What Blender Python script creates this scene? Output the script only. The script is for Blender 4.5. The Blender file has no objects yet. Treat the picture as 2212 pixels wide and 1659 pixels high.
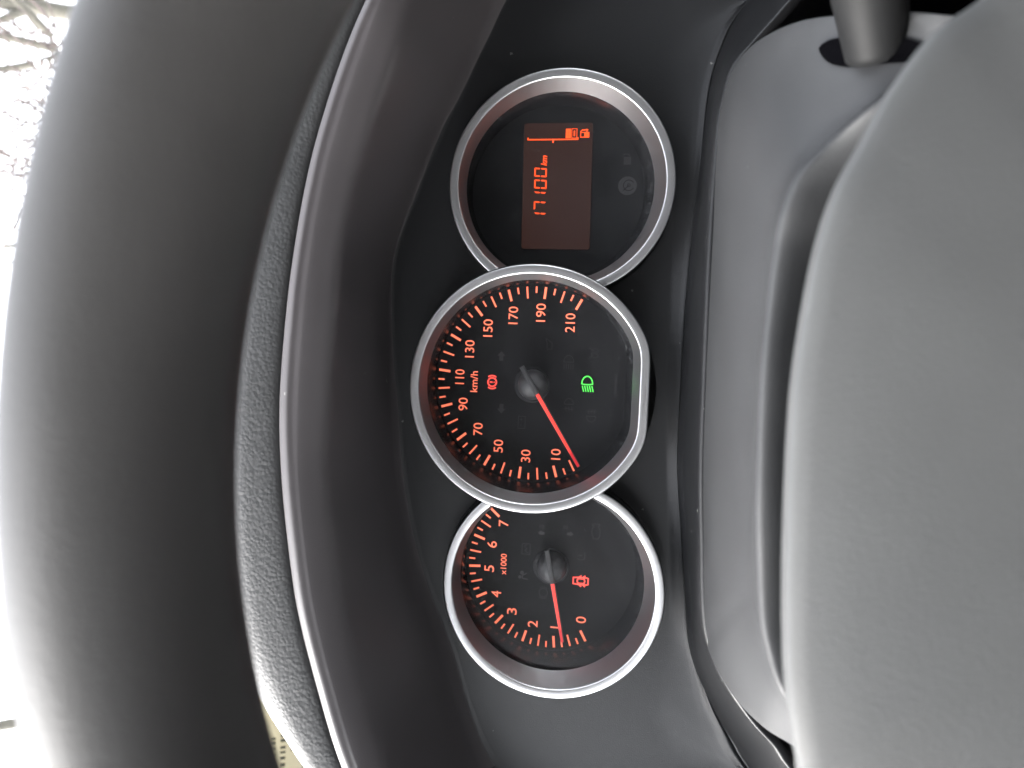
import bpy, bmesh, math, random
from math import sin, cos, pi, radians, hypot, atan2, sqrt, acos
from mathutils import Matrix, Vector, geometry
random.seed(7)
SC = bpy.context.scene
COL = SC.collection
MM = 0.001

# ------------------------------------------------------------------ dash frame
# Everything on the dashboard is measured in millimetres: u = car right, v = up
# along the dial faces, w = towards the driver; w = 0 is the plane of the dials.
# The dials lean back 24 degrees and sit one metre above the snow.
DASH = Matrix.Translation((0, 0, 1.0)) @ Matrix.Rotation(radians(-24), 4, 'X')
def D(u, v, w):
    return Vector((u * MM, -w * MM, v * MM))

# ------------------------------------------------------------------ camera
cam_d = bpy.data.cameras.new("camera")
cam = bpy.data.objects.new("camera", cam_d)
COL.objects.link(cam)
SC.camera = cam
RU = (0.99844, 0.04476, -0.03344); RV = (-0.03913, 0.98741, 0.15327); RW = (0.03988, -0.15172, 0.98762)
def dv(t): return Vector((t[0], -t[2], t[1]))
X, Y, Z = -dv(RV), dv(RU), dv(RW)          # the phone is held on its side
M = Matrix(((X.x, Y.x, Z.x, 0), (X.y, Y.y, Z.y, 0), (X.z, Y.z, Z.z, 0), (0, 0, 0, 1)))
cam.matrix_world = DASH @ Matrix.Translation(D(12.77, -41.44, 335.0)) @ M
cam_d.sensor_width = 36.0
cam_d.lens = 36.0 * 1495.0 / 2212.0
cam_d.clip_start = 0.01
cam_d.clip_end = 3000
cam_d.dof.use_dof = True
cam_d.dof.focus_distance = 0.318
cam_d.dof.aperture_fstop = 12.0

# ------------------------------------------------------------------ light
EXPO = 4.1
EMI = 2.0 ** (-EXPO)                        # lamps behind the dials, matched to the exposure
SC.view_settings.view_transform = 'Standard'
SC.view_settings.look = 'None'
SC.view_settings.exposure = EXPO
SC.view_settings.gamma = 1.0
SUN_EL, SUN_AZ = radians(34), radians(-82)  # azimuth from straight ahead, negative = car left
wd = bpy.data.worlds.new("World"); SC.world = wd
wd.use_nodes = True
nt = wd.node_tree; nt.nodes.clear()
sky = nt.nodes.new('ShaderNodeTexSky'); sky.sky_type = 'NISHITA'; sky.sun_disc = False
sky.sun_elevation = SUN_EL; sky.sun_rotation = SUN_AZ; sky.dust_density = 4.0; sky.air_density = 1.0; sky.ozone_density = 1.0
hs = nt.nodes.new('ShaderNodeHueSaturation'); hs.inputs['Saturation'].default_value = 0.24
bg = nt.nodes.new('ShaderNodeBackground'); bg.inputs['Strength'].default_value = 0.09
wo = nt.nodes.new('ShaderNodeOutputWorld')
nt.links.new(sky.outputs[0], hs.inputs['Color']); nt.links.new(hs.outputs[0], bg.inputs['Color']); nt.links.new(bg.outputs[0], wo.inputs['Surface'])
sun_d = bpy.data.lights.new("sun", 'SUN'); sun_d.energy = 0.5; sun_d.angle = radians(40); sun_d.color = (1.0, 0.985, 0.965)
sun = bpy.data.objects.new("sun", sun_d); COL.objects.link(sun)
sdir = Vector((sin(SUN_AZ) * cos(SUN_EL), cos(SUN_AZ) * cos(SUN_EL), sin(SUN_EL)))
sun.rotation_euler = sdir.to_track_quat('Z', 'Y').to_euler()
sun.location = sdir * 20
SC.cycles.max_bounces = 10
SC.cycles.transparent_max_bounces = 12
SC.cycles.sample_clamp_indirect = 4.0
SC.cycles.use_denoising = True

# ------------------------------------------------------------------ materials
def new_mat(name):
    m = bpy.data.materials.new(name); m.use_nodes = True
    return m, m.node_tree, m.node_tree.nodes['Principled BSDF']
def plastic(name, col, rough, grain=0.0, gscale=1800, dust=0.0, spec=0.5, mottle=0.12, kind='NOISE', dustscale=260):
    m, t, b = new_mat(name)
    N, L = t.nodes, t.links
    tc = N.new('ShaderNodeTexCoord')
    n1 = N.new('ShaderNodeTexNoise'); n1.inputs['Scale'].default_value = 38; n1.inputs['Detail'].default_value = 5
    L.new(tc.outputs['Object'], n1.inputs['Vector'])
    r1 = N.new('ShaderNodeMapRange'); r1.inputs['From Min'].default_value = .3; r1.inputs['From Max'].default_value = .7
    r1.inputs['To Min'].default_value = 1 - mottle; r1.inputs['To Max'].default_value = 1 + mottle
    L.new(n1.outputs['Fac'], r1.inputs['Value'])
    mul = N.new('ShaderNodeVectorMath'); mul.operation = 'SCALE'; mul.inputs[0].default_value = col
    L.new(r1.outputs[0], mul.inputs['Scale'])
    src = mul.outputs[0]
    rr = N.new('ShaderNodeMapRange'); rr.inputs['From Min'].default_value = .3; rr.inputs['From Max'].default_value = .7
    rr.inputs['To Min'].default_value = max(.02, rough - .012); rr.inputs['To Max'].default_value = rough + .015
    L.new(n1.outputs['Fac'], rr.inputs['Value']); L.new(rr.outputs[0], b.inputs['Roughness'])
    if dust > 0:
        # sparse pale specks and short fibres
        vo = N.new('ShaderNodeTexVoronoi'); vo.inputs['Scale'].default_value = dustscale; vo.feature = 'F1'
        wob = N.new('ShaderNodeTexNoise'); wob.inputs['Scale'].default_value = 900
        L.new(tc.outputs['Object'], wob.inputs['Vector'])
        mp = N.new('ShaderNodeMixRGB'); mp.blend_type = 'ADD'; mp.inputs['Fac'].default_value = .0025
        L.new(tc.outputs['Object'], mp.inputs['Color1']); L.new(wob.outputs['Color'], mp.inputs['Color2'])
        L.new(mp.outputs[0], vo.inputs['Vector'])
        sep = N.new('ShaderNodeSeparateColor'); L.new(vo.outputs['Color'], sep.inputs[0])
        keep = N.new('ShaderNodeMath'); keep.operation = 'GREATER_THAN'; keep.inputs[1].default_value = 1 - dust
        L.new(sep.outputs[0], keep.inputs[0])
        sz = N.new('ShaderNodeMapRange'); sz.inputs['To Min'].default_value = .05; sz.inputs['To Max'].default_value = .17
        L.new(sep.outputs[1], sz.inputs['Value'])
        lt = N.new('ShaderNodeMath'); lt.operation = 'LESS_THAN'
        L.new(vo.outputs['Distance'], lt.inputs[0]); L.new(sz.outputs[0], lt.inputs[1])
        f = N.new('ShaderNodeMath'); f.operation = 'MULTIPLY'; L.new(keep.outputs[0], f.inputs[0]); L.new(lt.outputs[0], f.inputs[1])
        f2 = N.new('ShaderNodeMath'); f2.operation = 'MULTIPLY'; f2.inputs[1].default_value = .35; L.new(f.outputs[0], f2.inputs[0])
        mx = N.new('ShaderNodeMixRGB'); mx.inputs['Color2'].default_value = (.42, .42, .40, 1)
        L.new(f2.outputs[0], mx.inputs['Fac']); L.new(src, mx.inputs['Color1']); src = mx.outputs[0]
    L.new(src, b.inputs['Base Color'])
    b.inputs['Specular IOR Level'].default_value = spec
    if grain > 0:
        if kind == 'NOISE':
            g = N.new('ShaderNodeTexNoise'); g.inputs['Detail'].default_value = 3; g.inputs['Scale'].default_value = gscale; out = g.outputs['Fac']
            L.new(tc.outputs['Object'], g.inputs['Vector'])
        else:
            g = N.new('ShaderNodeTexVoronoi'); g.feature = 'SMOOTH_F1'; g.inputs['Scale'].default_value = gscale; g.inputs['Smoothness'].default_value = .35
            wv = N.new('ShaderNodeTexNoise'); wv.inputs['Scale'].default_value = gscale * .45; wv.inputs['Detail'].default_value = 2
            L.new(tc.outputs['Object'], wv.inputs['Vector'])
            ad = N.new('ShaderNodeMixRGB'); ad.blend_type = 'ADD'; ad.inputs['Fac'].default_value = .0016
            L.new(tc.outputs['Object'], ad.inputs['Color1']); L.new(wv.outputs['Color'], ad.inputs['Color2'])
            L.new(ad.outputs[0], g.inputs['Vector']); out = g.outputs['Distance']
        bp = N.new('ShaderNodeBump'); bp.inputs['Strength'].default_value = grain; bp.inputs['Distance'].default_value = .0004
        if kind != 'NOISE': bp.invert = True
        L.new(out, bp.inputs['Height']); L.new(bp.outputs[0], b.inputs['Normal'])
    return m
def glow(name, col, strength, base=None):
    m, t, b = new_mat(name)
    b.inputs['Base Color'].default_value = (*(base or col), 1)
    b.inputs['Roughness'].default_value = .5
    b.inputs['Emission Color'].default_value = (*col, 1)
    b.inputs['Emission Strength'].default_value = strength * EMI
    return m
def metal(name, col, rough, brush=0.0):
    m, t, b = new_mat(name)
    N, L = t.nodes, t.links
    b.inputs['Metallic'].default_value = 1.0
    tc = N.new('ShaderNodeTexCoord')
    n = N.new('ShaderNodeTexNoise'); n.inputs['Scale'].default_value = 14; n.inputs['Detail'].default_value = 3
    L.new(tc.outputs['Object'], n.inputs['Vector'])
    r = N.new('ShaderNodeMapRange'); r.inputs['To Min'].default_value = rough - .03; r.inputs['To Max'].default_value = rough + .03
    L.new(n.outputs['Fac'], r.inputs['Value']); L.new(r.outputs[0], b.inputs['Roughness'])
    b.inputs['Base Color'].default_value = (*col, 1)
    g = N.new('ShaderNodeTexNoise'); g.inputs['Scale'].default_value = 4000
    L.new(tc.outputs['Object'], g.inputs['Vector'])
    bp = N.new('ShaderNodeBump'); bp.inputs['Strength'].default_value = .02; bp.inputs['Distance'].default_value = .0001
    L.new(g.outputs['Fac'], bp.inputs['Height']); L.new(bp.outputs[0], b.inputs['Normal'])
    return m
MAT = {}
MAT['visor'] = plastic('satin_visor_lit_tone', (.060, .055, .0575), .40, .15, 2600, .015, mottle=.03)  # lighter, warmer tone paints in the light reaching the visor wall
MAT['fascia'] = plastic('fascia_plastic_shade_tone', (.0098, .0103, .0115), .42, .22, 2600, .03, mottle=.03)  # same shell as the visor, darkened to paint in the shade round the dials
MAT['hood'] = plastic('grained_dash_skin', (.023, .0238, .0245), .55, .42, 640, 0, kind='VORONOI')
MAT['wheel'] = plastic('wheel_rim_skin', (.041, .0398, .0390), .50, .35, 1500, 0)
MAT['hub'] = plastic('hub_cover_plastic', (.086, .088, .088), .6, .35, 1800, 0, mottle=.06)
MAT['shroud'] = plastic('column_shroud_plastic', (.0265, .0277, .0297), .55, .25, 2200, .022, mottle=.08, dustscale=330)
MAT['stalk'] = plastic('stalk_plastic', (.0075, .0078, .0082), .55, .1, 2500, .02, spec=.13)
MAT['black'] = plastic('black_cavity', (.002, .002, .0025), .8, spec=.0)  # near-black without gloss, paints the unlit depth of the stalk slot
MAT['ring_body'] = plastic('ring_body_plastic', (0.0090, 0.0090, 0.0100), .28, 0, dust=.05, dustscale=420)
MAT['chrome'] = metal('satin_chrome', (.70, .70, .71), .33)
MAT['cone'] = metal('dark_satin_cone', (.48, .48, .485), .36)
MAT['well'] = plastic('gloss_black_well', (.006, .006, .007), .24)
MAT['face'] = plastic('dial_face_black', (0.0053, 0.0053, 0.0063), .5, 0, mottle=.05, spec=.2)
MAT['faceplate'] = plastic('display_face_charcoal', (0.0090, 0.0095, 0.0107), .5, 0, mottle=.05, spec=.2)
MAT['dish'] = plastic('hub_shade_black', (.006, .006, .008), .6)
MAT['dome'] = plastic('needle_cap_plastic', (0.0600, 0.0600, 0.0625), .42, .4, 3000)
MAT['needle_dark'] = plastic('needle_tail_plastic', (0.0400, 0.0400, 0.0425), .45, .3, 3000)
MAT['needle_edge'] = plastic('needle_clear_edge', (.16, .11, .10), .25)
MAT['lit'] = glow('lit_print_salmon', (1.0, .215, .115), 1.0)
MAT['halo'] = glow('print_light_bleed', (.28, .008, .002), .5)
MAT['needle'] = glow('lit_needle_red', (.85, .042, .030), 0.85)
MAT['needle_tip'] = glow('needle_tip_red', (.55, .012, .018), 0.75)
MAT['red'] = glow('warning_red', (1.0, .095, .065), 1.15)
MAT['red_halo'] = glow('warning_red_bleed', (.42, .002, .004), .6)
MAT['green'] = glow('telltale_green', (.10, .85, .10), .95)
MAT['green_halo'] = glow('telltale_green_bleed', (.003, .16, .004), .7)
MAT['ghost'] = plastic('unlit_print_grey', (.0125, .0125, .0135), .5, 0)
MAT['ghost2'] = plastic('unlit_disc_grey', (.026, .026, .028), .5, 0)
MAT['lcd'] = glow('display_glass_brown', (.058, .017, .010), .50, (.003, .0025, .0025))
MAT['seg'] = glow('display_segment_orange', (1.0, .085, .012), 1.05)
MAT['snow'] = plastic('snow', (.86, .87, .89), .7, .3, 30)
MAT['bark'] = plastic('bare_bark', (.045, .042, .032), .85, .6, 60, mottle=.3)
MAT['twig'] = plastic('shrub_twig_brown', (.060, .047, .043), .85, .4, 80, mottle=.3)
MAT['paper'] = plastic('cream_paper', (.42, .395, .31), .7)
t = MAT['paper'].node_tree; b = t.nodes['Principled BSDF']; tl = t.nodes.new('ShaderNodeBsdfTranslucent'); mxs = t.nodes.new('ShaderNodeMixShader')
tl.inputs['Color'].default_value = (.44, .41, .31, 1); mxs.inputs[0].default_value = .55
t.links.new(b.outputs[0], mxs.inputs[1]); t.links.new(tl.outputs[0], mxs.inputs[2]); t.links.new(mxs.outputs[0], t.nodes['Material Output'].inputs['Surface'])
MAT['ink'] = plastic('faded_ink', (.03, .03, .02), .8)
MAT['headliner'] = plastic('headliner_cloth', (.12, .12, .118), .9)
MAT['paint'] = plastic('car_body_paint', (.30, .31, .33), .3)
MAT['seat'] = plastic('seat_cloth', (.06, .055, .055), .9)

def clear(name, haze, dust, centre=None, radius=1.0, ior=.026):
    # clear sheet: lets light straight through, a faint gloss, dust lying on it and thicker along its rim, painted sky haze low down
    m = bpy.data.materials.new(name); m.use_nodes = True
    t = m.node_tree; N, L = t.nodes, t.links; N.clear()
    def node(k, **kw):
        n = N.new(k)
        for a, v in kw.items(): setattr(n, a, v)
        return n
    def math_(op, a, b=None, c=None):
        n = node('ShaderNodeMath', operation=op)
        for i, v in enumerate((a, b, c)):
            if v is None: continue
            if hasattr(v, 'is_linked'): L.new(v, n.inputs[i])
            else: n.inputs[i].default_value = v
        return n.outputs[0]
    o = node('ShaderNodeOutputMaterial'); tr = node('ShaderNodeBsdfTransparent'); gl = node('ShaderNodeBsdfGlossy'); df = node('ShaderNodeBsdfDiffuse')
    gl.inputs['Roughness'].default_value = .20
    lw = node('ShaderNodeLayerWeight'); lw.inputs['Blend'].default_value = .5
    fr = math_('MULTIPLY_ADD', math_('POWER', lw.outputs['Facing'], 5.0), .9, ior)
    m1 = node('ShaderNodeMixShader'); L.new(fr, m1.inputs[0]); L.new(tr.outputs[0], m1.inputs[1]); L.new(gl.outputs[0], m1.inputs[2])
    df.inputs['Color'].default_value = (.55, .57, .60, 1)
    m2 = node('ShaderNodeMixShader'); tc = node('ShaderNodeTexCoord')
    n = node('ShaderNodeTexNoise'); n.inputs['Scale'].default_value = 45; n.inputs['Detail'].default_value = 4
    L.new(tc.outputs['Object'], n.inputs['Vector'])
    fac = math_('MULTIPLY', math_('MAXIMUM', math_('SUBTRACT', n.outputs['Fac'], .35), 0.0), haze * 4)
    if dust > 0:
        d = node('ShaderNodeVectorMath', operation='DISTANCE'); L.new(tc.outputs['Object'], d.inputs[0]); d.inputs[1].default_value = centre
        e = node('ShaderNodeMapRange'); e.inputs['From Min'].default_value = radius * .80; e.inputs['From Max'].default_value = radius * .99; L.new(d.outputs['Value'], e.inputs['Value'])
        sp = node('ShaderNodeSeparateXYZ'); L.new(tc.outputs['Object'], sp.inputs[0])
        low = node('ShaderNodeMapRange'); low.inputs['From Min'].default_value = radius * .25; low.inputs['From Max'].default_value = -radius * .8; L.new(sp.outputs['Z'], low.inputs['Value'])
        edge = math_('MULTIPLY', e.outputs[0], low.outputs[0])
        fine = node('ShaderNodeTexNoise'); fine.inputs['Scale'].default_value = 1100; fine.inputs['Detail'].default_value = 6; L.new(tc.outputs['Object'], fine.inputs['Vector'])
        haze_streak = node('ShaderNodeTexNoise'); haze_streak.inputs['Scale'].default_value = 1; haze_streak.inputs['Detail'].default_value = 3
        sc_ = node('ShaderNodeVectorMath', operation='MULTIPLY'); sc_.inputs[1].default_value = (60, 60, 900); L.new(tc.outputs['Object'], sc_.inputs[0]); L.new(sc_.outputs[0], haze_streak.inputs['Vector'])
        crumbs = math_('MULTIPLY', math_('MAXIMUM', math_('SUBTRACT', math_('MULTIPLY_ADD', edge, .16, fine.outputs['Fac']), .66), 0.0), .55)
        sky_haze = math_('MULTIPLY', math_('MULTIPLY', low.outputs[0], haze_streak.outputs['Fac']), haze * 2.6)  # pale streaks painted on the lower lens as reflected sky
        vo = node('ShaderNodeTexVoronoi'); vo.inputs['Scale'].default_value = 330
        wob = node('ShaderNodeTexNoise'); wob.inputs['Scale'].default_value = 1300; L.new(tc.outputs['Object'], wob.inputs['Vector'])
        mp = node('ShaderNodeMixRGB', blend_type='ADD'); mp.inputs['Fac'].default_value = .0016
        L.new(tc.outputs['Object'], mp.inputs['Color1']); L.new(wob.outputs['Color'], mp.inputs['Color2']); L.new(mp.outputs[0], vo.inputs['Vector'])
        sep = node('ShaderNodeSeparateColor'); L.new(vo.outputs['Color'], sep.inputs[0])
        specks = math_('MULTIPLY', math_('MULTIPLY', math_('GREATER_THAN', sep.outputs[0], 1 - dust), math_('LESS_THAN', vo.outputs['Distance'], .07)), .3)
        fac = math_('ADD', math_('ADD', fac, math_('MULTIPLY', crumbs, edge)), math_('ADD', sky_haze, specks))
    fac = math_('MINIMUM', fac, .6)
    L.new(fac, m2.inputs[0]); L.new(m1.outputs[0], m2.inputs[1]); L.new(df.outputs[0], m2.inputs[2])
    L.new(m2.outputs[0], o.inputs['Surface'])
    return m
MAT['glass'] = clear('windscreen_glass', .0015, 0)

# ------------------------------------------------------------------ object helpers
def obj(name, verts, faces, mats, parent=None, smooth=True, fm=None, origin=None):
    me = bpy.data.meshes.new(name)
    me.from_pydata([tuple(v) for v in verts], [], faces)
    mats = mats if isinstance(mats, (list, tuple)) else [mats]
    for m in mats: me.materials.append(MAT[m])
    if fm: me.polygons.foreach_set('material_index', fm)
    bm = bmesh.new(); bm.from_mesh(me)
    bmesh.ops.recalc_face_normals(bm, faces=bm.faces)
    bm.to_mesh(me); bm.free()
    if smooth: me.polygons.foreach_set('use_smooth', [True] * len(me.polygons))
    o = bpy.data.objects.new(name, me); COL.objects.link(o)
    if parent: o.parent = parent
    return o
def sharp(o, ang=35):
    o.data.set_sharp_from_angle(angle=radians(ang))
def thing(name, label, cat, at=(0, 0, 0), dash=True, group=None):
    o = bpy.data.objects.new(name, None); COL.objects.link(o); o.empty_display_size = .01
    o.matrix_world = (DASH @ Matrix.Translation(D(*at))) if dash else Matrix.Translation(at)
    o['label'] = label; o['category'] = cat
    if group: o['group'] = group
    return o
def tag(o, label, cat, group=None):
    o['label'] = label; o['category'] = cat
    if group: o['group'] = group
    return o
def loft(rows, closed=False, cap=False):
    n = len(rows[0]); V = [p for r in rows for p in r]; F = []
    for i in range(len(rows) - 1):
        for j in range(n if closed else n - 1):
            k = (j + 1) % n
            F.append((i * n + j, i * n + k, (i + 1) * n + k, (i + 1) * n + j))
    if cap:
        F.append(tuple(range(n))); F.append(tuple((len(rows) - 1) * n + j for j in range(n)))
    return V, F
def catmull(P, N, closed=False):
    # resample control points to N points, evenly along the chord
    P = [Vector(p) for p in P]
    if closed: P = P + [P[0]]
    d = [0]
    for a, b in zip(P, P[1:]): d.append(d[-1] + max((b - a).length, 1e-9))
    n = len(P); T = []
    for i in range(n):
        if closed:
            a, b = (P[i - 1], P[(i + 1)]) if 0 < i < n - 1 else (P[n - 2], P[1])
            span = (d[i + 1] - d[i - 1]) if 0 < i < n - 1 else (d[n - 1] - d[n - 2] + d[1])
        else:
            i0, i1 = max(i - 1, 0), min(i + 1, n - 1); a, b = P[i0], P[i1]; span = d[i1] - d[i0]
        T.append((b - a) / span)
    out = []; cnt = N if closed else N - 1; k = 0
    for s in range(N):
        x = d[-1] * s / cnt
        while k < n - 2 and d[k + 1] < x: k += 1
        h = d[k + 1] - d[k]; t = (x - d[k]) / h
        out.append(P[k] * (2*t**3 - 3*t**2 + 1) + T[k] * h * (t**3 - 2*t**2 + t) + P[k + 1] * (-2*t**3 + 3*t**2) + T[k + 1] * h * (t**3 - t**2))
    return out
def across(rows, sub):
    # smooth rows across a loft: catmull through matching points
    n = len(rows[0]); R = len(rows); N = (R - 1) * sub + 1
    cols = []
    for j in range(n):
        P = [rows[i][j] for i in range(R)]
        col = []
        for i in range(R - 1):
            p0 = P[max(i - 1, 0)]; p1 = P[i]; p2 = P[i + 1]; p3 = P[min(i + 2, R - 1)]
            h = max((p2 - p1).length, 1e-9)
            m1 = (p2 - p0) / max((p2 - p1).length + (p1 - p0).length, 1e-9) * h
            m2 = (p3 - p1) / max((p3 - p2).length + (p2 - p1).length, 1e-9) * h
            for s in range(sub):
                t = s / sub
                col.append(p1 * (2*t**3 - 3*t**2 + 1) + m1 * (t**3 - 2*t**2 + t) + p2 * (-2*t**3 + 3*t**2) + m2 * (t**3 - t**2))
        col.append(P[-1]); cols.append(col)
    return [[cols[j][i] for j in range(n)] for i in range(N)]
def dm(P):  # dash mm list -> local metres
    return [D(*p) for p in P]
def box(cx, cy, cz, sx, sy, sz):
    V = [(cx + sx * a, cy + sy * b, cz + sz * c) for a in (-.5, .5) for b in (-.5, .5) for c in (-.5, .5)]
    return V, [(0, 1, 3, 2), (4, 6, 7, 5), (0, 4, 5, 1), (2, 3, 7, 6), (0, 2, 6, 4), (1, 5, 7, 3)]
class MB:
    def __init__(s): s.V, s.F, s.M = [], [], []
    def add(s, V, F, m=0):
        o = len(s.V); s.V += list(V); s.F += [tuple(i + o for i in f) for f in F]; s.M += [m] * len(F)
    def tube(s, P, R, n=8, m=0):
        P = [Vector(p) for p in P]; rings = []
        for i, p in enumerate(P):
            t = (P[min(i + 1, len(P) - 1)] - P[max(i - 1, 0)]).normalized()
            a = t.cross(Vector((0.3, 0.2, 1) if abs(t.z) < .9 else (1, 0, 0))).normalized(); b = t.cross(a)
            rings.append([p + (a * cos(2*pi*k/n) + b * sin(2*pi*k/n)) * R[i] for k in range(n)])
        V, F = loft(rings, True, True); s.add(V, F, m)
    def build(s, name, mats, parent=None, smooth=True):
        return obj(name, s.V, s.F, mats, parent, smooth, s.M)

# ------------------------------------------------------------------ measured edges of the binnacle (mm)
EDGE_A = [(-177.0,15.8,14.0), (-133.2,30.0,14.0), (-117.9,36.2,14.0), (-98.4,45.0,14.0), (-69.7,54.1,14.0), (-40.7,59.7,14.0), (-13.9,62.5,14.0), (7.2,65.5,14.0), (32.7,67.6,14.0), (53.7,67.8,14.0), (69.9,64.2,14.0), (90.5,56.5,14.0), (118.8,45.5,14.0), (135.4,36.7,14.0), (158.2,24.2,14.0)]
EDGE_AL = [(167.7,-5.6,14.0), (160.5,-37.3,14.0), (137.5,-53.7,14.0), (88.2,-60.3,14.0), (40.5,-61.7,14.0), (0.7,-62.4,14.0), (-35.1,-64.2,14.0), (-64.8,-66.3,14.0), (-107.6,-68.3,14.0), (-140.9,-61.5,14.0), (-165.3,-41.3,14.0), (-177.5,-15.6,14.0)]
EDGE_B = [(-155.7,43.6,71.0), (-129.8,52.8,71.0), (-100.8,62.2,71.0), (-71.7,68.7,71.0), (-35.1,73.5,71.0), (-8.4,72.8,71.0), (21.8,71.7,71.0), (55.6,69.3,71.0), (79.5,65.0,71.0), (99.4,59.5,71.0), (121.6,52.4,71.0), (146.4,45.2,71.0)]
EDGE_C = [(-152.3,58.5,80.0), (-120.0,70.1,80.0), (-91.6,78.5,80.0), (-66.6,83.1,80.0), (-37.9,86.9,80.0), (-8.6,88.5,80.0), (30.3,86.6,80.0), (58.5,83.4,80.0), (86.4,78.3,80.0), (109.4,72.0,80.0), (130.1,64.9,80.0), (145.2,58.5,80.0)]
EDGE_R1 = [(170.6,-92.0,18.0), (164.7,-87.8,18.0), (155.4,-83.6,18.0), (141.6,-79.1,18.0), (124.5,-76.8,18.0), (81.1,-73.9,18.0), (40.3,-71.9,18.0), (1.3,-71.6,18.0), (-33.6,-71.8,18.0), (-62.3,-74.8,18.0), (-94.9,-78.4,18.0), (-115.4,-81.1,18.0), (-129.1,-86.0,18.0), (-145.0,-94.0,18.0), (-157.3,-102.5,18.0), (-165.0,-107.5,18.0)]
EDGE_R2 = [(156.2,-99.9,46.0), (149.3,-94.2,46.0), (141.5,-87.6,46.0), (130.9,-79.6,46.0), (120.2,-76.9,46.0), (107.5,-75.1,46.0), (64.1,-74.0,46.0), (10.1,-74.4,46.0), (-29.1,-75.0,46.0), (-58.9,-76.7,46.0), (-92.7,-79.4,46.0), (-107.3,-83.8,46.0), (-120.0,-90.9,46.0), (-132.4,-100.6,46.0), (-140.9,-109.2,46.0), (-147.6,-114.0,46.0)]
HOOD_S = [(-152.6,61.0,80.0), (-120.3,72.6,80.0), (-91.9,81.1,80.0), (-66.8,85.7,80.0), (-38.0,89.4,80.0), (-8.7,91.0,80.0), (30.2,89.1,80.0), (58.5,85.9,80.0), (86.5,80.8,80.0), (109.4,74.5,80.0), (130.2,67.3,80.0), (145.3,60.9,80.0)]
HOOD_H = [(-173.0,80.0,50.0), (-157.8,92.8,50.0), (-141.7,107.2,50.0), (-115.0,122.6,50.0), (-82.6,128.4,50.0), (-49.9,131.0,50.0), (-12.4,129.7,50.0), (21.1,125.8,50.0), (53.2,119.9,50.0), (82.6,112.8,50.0), (112.8,102.5,50.0), (142.3,90.0,50.0), (161.2,82.0,50.0)]
SHROUD_0 = [(94.8,-113.2,160.0), (101.7,-108.2,148.0), (112.3,-95.9,125.0), (118.1,-90.4,110.0), (123.8,-85.8,90.0), (127.4,-82.1,70.0), (125.1,-78.7,55.0), (108.8,-76.1,42.0), (66.1,-76.1,35.0), (10.0,-76.3,34.0), (-30.8,-77.0,34.0), (-61.9,-78.7,34.0), (-95.9,-80.8,37.0), (-102.3,-82.4,42.0), (-106.2,-83.7,52.0), (-110.1,-88.5,72.0), (-107.2,-93.7,98.0), (-102.8,-97.7,115.0), (-96.1,-100.2,135.0)]
SHROUD_K = [(89.8,-118.9,155.0), (85.6,-110.0,150.0), (79.6,-101.6,145.0), (72.6,-94.0,138.0), (65.4,-87.7,135.0), (55.9,-84.4,133.0), (46.8,-83.4,131.0), (32.2,-82.5,130.0), (11.6,-81.6,130.0), (-15.9,-81.9,130.0), (-31.6,-82.5,130.0), (-47.3,-83.7,130.0), (-60.0,-85.0,131.0), (-68.9,-87.1,133.0), (-74.9,-89.1,135.0), (-80.9,-93.0,138.0), (-85.4,-99.2,145.0)]
HUB_EDGE = [(79.1,-101.2,205.0), (76.1,-98.5,205.0), (71.7,-92.3,205.0), (60.5,-84.8,205.0), (53.0,-81.4,205.0), (45.0,-77.6,205.0), (35.3,-75.1,205.0), (24.7,-73.6,205.0), (12.2,-72.4,205.0), (2.3,-72.1,205.0), (-11.1,-72.2,205.0), (-25.5,-72.6,205.0), (-38.2,-73.3,205.0), (-46.6,-74.1,205.0), (-55.1,-75.6,205.0), (-60.0,-76.8,205.0), (-65.1,-78.1,205.0)]
SLOT = [(103.5,-93.8,124.2), (104.2,-95.3,126.9), (102.5,-98.5,132.7), (99.0,-104.0,141.2), (95.2,-108.5,147.3), (91.1,-112.4,151.4), (88.4,-111.7,150.8), (89.4,-107.7,147.3), (91.4,-102.1,141.1), (93.4,-98.2,135.4), (97.7,-95.1,128.8)]
STALK = [(98.2,-102.8,141.5), (106.8,-98.0,150.0), (114.6,-93.4,160.0)]

# ------------------------------------------------------------------ gauge sizes (centre of the ring, centre of the dial, radii)
GA = {
 'speedometer':  dict(ring=(-1.54, -2.9), dial=(0.0, 0.0), R=55.2, W=31.0, cr=4.0, cone_r=49.2, cone_w=19.5, dial_r=48.3, flat=3.4),
 'tachometer':   dict(ring=(-91.5, -15.7), dial=(-89.4, -12.0), R=50.0, W=27.0, cr=4.0, cone_r=43.0, cone_w=16.0, dial_r=42.0, flat=0),
 'odometer':     dict(ring=(90.1, -12.0), dial=(92.3, -8.2), R=50.0, W=27.0, cr=4.0, cone_r=43.0, cone_w=16.0, dial_r=41.5, flat=0),
}
NUMW = {10: 5.2, 30: 6.15, 50: 6.25, 70: 6.1, 90: 6.3, 110: 7.2, 130: 8.45, 150: 8.45, 170: 8.45, 190: 8.7, 210: 9.0}
S_C, S_R = GA['speedometer']['ring'], 55.7

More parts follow.
